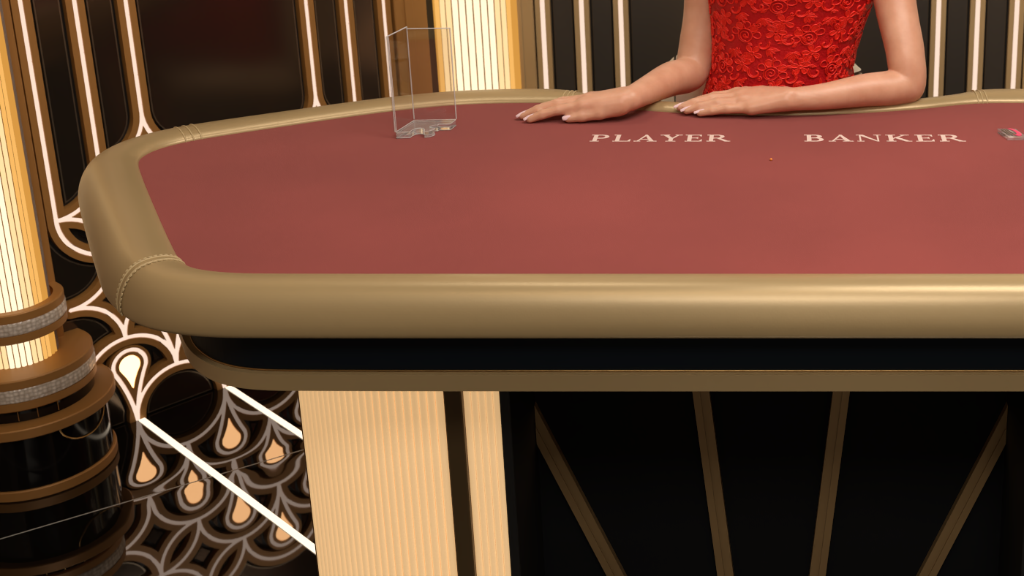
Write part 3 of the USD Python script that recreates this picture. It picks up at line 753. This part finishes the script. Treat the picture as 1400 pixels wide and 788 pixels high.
person = thing("person", "seated dealer in a sleeveless red lace dress resting both hands on the table", "person", (0, 0, 0))
obj("body", cat_([mT, mA, mB]), "skin", person, True)
# dress: lofted over the torso
def surf(u, z, lift=0.):
    """u = distance around the body from the front, z = height."""
    cx, a_, b_, cy = ring_at(z); th = u / .116
    return np.stack([cx + (a_ + lift) * np.sin(th), cy - (b_ + lift) * np.cos(th), z + 0 * u], -1)
zs = np.linspace(.50, 1.075, 90); us = np.linspace(-PI * .116, PI * .116, 120, endpoint=False)
U_, Z_ = np.meshgrid(us, zs, indexing="ij")
dm = grid_mesh(surf(U_, Z_, .0015), close_u=True)
if np.dot(dm.face_normals[0], dm.triangles_center[0] - np.array([0, 2.38, dm.triangles_center[0][2]])) < 0: dm.invert()
dress = obj("dress", dm, "dress_red", person, True)
def skirt(p): 
    return np.maximum(np.maximum(smin(torso(p, -.004), legs(p, .007), .04), p[:, 2] - .62), np.maximum(2.02 - p[:, 1], .40 - p[:, 2]))
obj("skirt", surface_net(skirt, (-.22, 1.99, .38), (.22, 2.58, .64), .0075), "dress_red", dress, True)
# lace: corded flowers, leaves and scrolls laid over the dress
LC = []
def cord(pts, r=.0011, lift=.0018):
    pts = np.asarray(pts, float)
    if len(pts) < 3: return
    LC.append(tube(surf(pts[:, 0], pts[:, 1], lift), r, 5))
def patch(pts, lift=.0022):
    pts = np.asarray(pts, float); c = pts.mean(0)
    V = np.vstack([surf(np.array([c[0]]), np.array([c[1]]), lift + .0012), surf(pts[:, 0], pts[:, 1], lift)])
    n = len(pts); k = np.arange(n); LC.append(trimesh.Trimesh(V, np.c_[np.zeros(n, int), 1 + (k + 1) % n, 1 + k], process=False))
def rot(P, a, c, s=1.):
    P = np.asarray(P, float) * s; return np.c_[P[:, 0] * math.cos(a) - P[:, 1] * math.sin(a), P[:, 0] * math.sin(a) + P[:, 1] * math.cos(a)] + np.asarray(c)
def leafpts(l, w, n=9):
    t = np.linspace(0, 1, n); up = np.c_[t * l, w * np.sin(PI * t ** .8)]; return np.vstack([up, up[::-1][1:-1] * (1, -1)])
def leaf(c, a, l=.017, w=.0034):
    q = leafpts(l, w); patch(rot(q, a, c)); cord(rot(np.vstack([q, q[:1]]), a, c), .0008, .0026); cord(rot([(0, 0), (l * .5, 0), (l * 1.02, 0)], a, c), .0006, .0036)
def petal(c, a, l, w, solid):
    t = np.linspace(0, 2 * PI, 15); q = np.c_[l * .5 * (1 - np.cos(t)), w * np.sin(t) * (1 - .25 * np.cos(t))]
    if solid: patch(rot(q[:-1], a, c))
    cord(rot(q, a, c), .00115, .0026)
def ring(c, r, w=.001): t = np.linspace(0, 2 * PI, 13); cord(np.c_[c[0] + r * np.cos(t), c[1] + r * np.sin(t)], w, .003)
def spiral(c, r, a, turns=1.8, s=1): t = np.linspace(0, 1, 22); cord(np.c_[c[0] + r * t * np.cos(a + s * t * turns * 2 * PI), c[1] + r * t * np.sin(a + s * t * turns * 2 * PI)], .0011, .003)
def big_flower(c, a):
    spiral(c, .0105, a); ring(c, .0125)
    for k in range(5): b = a + (k - 2) * .68 + PI / 2; petal((c[0] + .0125 * math.cos(b), c[1] + .0125 * math.sin(b)), b, .0135, .0058, k % 2 == 1)
def small_flower(c, a):
    ring(c, .0032, .0012); ring(c, .0016, .0008)
    for k in range(5): b = a + k * 2 * PI / 5; petal((c[0] + .0035 * math.cos(b), c[1] + .0035 * math.sin(b)), b, .0125, .0037, True)
def spray(c, a, n=5):
    for k in range(n): leaf((c[0], c[1]), a + (k - (n - 1) / 2) * .5, .013 + .005 * RNG.random(), .0032)
def scroll(c, a, s=1, r=.013):
    t = np.linspace(0, 1, 26); q = np.c_[r * (1.15 - t) * np.cos(s * t * 4.8), r * (1.15 - t) * np.sin(s * t * 4.8)]; cord(rot(q, a, c), .0016, .0026); cord(rot(q * .78, a, c), .0009, .0026)
for row in range(7):
    z0 = .655 + row * .062
    for col in range(-3, 4):
        u0 = col * .098 + (.049 if row % 2 else 0) - .018
        if abs(u0) > .25: continue
        j = lambda s=.006: (RNG.random() - .5) * s
        big_flower((u0 + j(), z0 + j()), j(.8)); scroll((u0 - .027, z0 - .002), 2.6 + j(.5), 1); scroll((u0 + .029, z0 - .012), .4 + j(.5), -1, .011)
        small_flower((u0 + .046 + j(), z0 + .010 + j()), j(2)); small_flower((u0 + .012 + j(), z0 - .030 + j()), j(2))
        spray((u0 - .020, z0 - .026), -1.4 + j()); spray((u0 + .040, z0 - .020), -.9 + j(), 4); spray((u0 - .046, z0 + .016), 1.8 + j(), 4)
        for _ in range(9): leaf((u0 + j(.1), z0 + j(.062)), RNG.random() * 6.28, .008 + .006 * RNG.random(), .0024)
        for _ in range(3): spiral((u0 + j(.1), z0 + j(.062)), .0045, RNG.random() * 6, 1.4)
lace = cat_([m for m in LC]); tag(obj("lace", lace, "lace_red", dress, True, "raised floral lace, brighter orange-red"), kind="stuff")
# nails
def nail(tip, prev, r, up=(0, 0, 1), tip_len=.0095):
    t, q = np.array(tip, float), np.array(prev, float); d = t - q; d /= np.linalg.norm(d); up = np.array(up, float); up -= d * (up @ d); up /= np.linalg.norm(up); s = np.cross(d, up)
    G = []
    for x in np.linspace(-.010, tip_len, 9):
        wv = r * .80 * (1 if x < .006 else math.sqrt(max(.05, 1 - ((x - .006) / max(.004, tip_len - .005)) ** 2)))
        G.append([t + d * x + s * wv * math.sin(q_) + up * ((r * 1.02) * math.cos(q_) * (1 if x < 0 else 1 - .25 * x / .0125) + .0004 - .06 * max(0, x) ) for q_ in np.linspace(-1.05, 1.05, 7)])
    G = np.array(G); top = grid_mesh(G); bot = grid_mesh(G - up * .0009); return cat_([top, bot])
for F_ in (FA, FB):
    for kx, v in F_.items(): obj("nail", nail(v[3][0], v[2][0], v[3][1]), "nail_polish", person, True)
obj("nail", nail(TA[3][0], TA[2][0], TA[3][1], (0, -.55, .84)), "nail_polish", person, True)
obj("nail", nail(TB[3][0], TB[2][0], TB[3][1]), "nail_polish", person, True)
# head details and hair
for s in (-1, 1):
    e = trimesh.creation.icosphere(2, .0115); e.apply_translation(HC + (s * .031, -.077, .012)); ey = obj("eye", e, "eye_white", person, True)
    i_ = trimesh.creation.icosphere(1, .0055); i_.apply_translation(HC + (s * .031, -.0845, .012)); obj("iris", i_, "eye_dark", ey, True)
mo = trimesh.creation.icosphere(2, 1); mo.apply_scale((.022, .007, .0075)); mo.apply_translation(HC + (0, -.0885, -.055)); obj("lips", mo, "lip_red", person, True)
def hairf(p):
    d = ellip(p, HC + (0, .018, .018), np.array([.086, .100, .118]))
    d = smin(d, cone(p, HC + (0, .06, 0), .075, HC + (0, .085, -.20), .055), .05)
    return np.maximum(d, -ellip(p, HC + (0, -.09, -.05), np.array([.075, .10, .12])))
obj("hair", surface_net(hairf, HC - (.11, .12, .29), HC + (.11, .2, .16), .007), "hair_brown", person, True)

# ================================================================== CHAIR
ch = thing("dealer_chair", "cream upholstered chair behind the dealer in red", "chair", (-.042, 2.44, 0))
def cushion(w, d_, h_, r, ribs=0):
    """Rounded slab, w x d_ x h_, with optional vertical channels on the front."""
    pts = []
    m = bx(-w / 2, -d_ / 2, 0, w / 2, d_ / 2, h_, r)
    m = m.subdivide_to_size(.018)
    trimesh.smoothing.filter_taubin(m, iterations=6)
    if ribs:
        v = m.vertices.copy(); v[:, 1] -= .006 * np.abs(np.sin(v[:, 0] / w * PI * ribs)) * (v[:, 1] < 0); m.vertices = v
    return m
b = cushion(.40, .07, .305, .03, 8); b.apply_translation((0.005, .155, .42)); obj("backrest", b, "cream_upholstery", ch, True)
b = cushion(.42, .38, .075, .03); b.apply_translation((0, -.03, .372)); obj("seat", b, "cream_upholstery", ch, True)
obj("pedestal_stem", tube([(0, 0, .03), (0, 0, .375)], .025, 16), "gold_metal", ch, True)
obj("foot_plate", lathe([(.001, .03), (.05, .028), (.19, .012), (.20, .006), (.20, .0005), (.001, .0005)], n=48), "gold_metal", ch, 30)
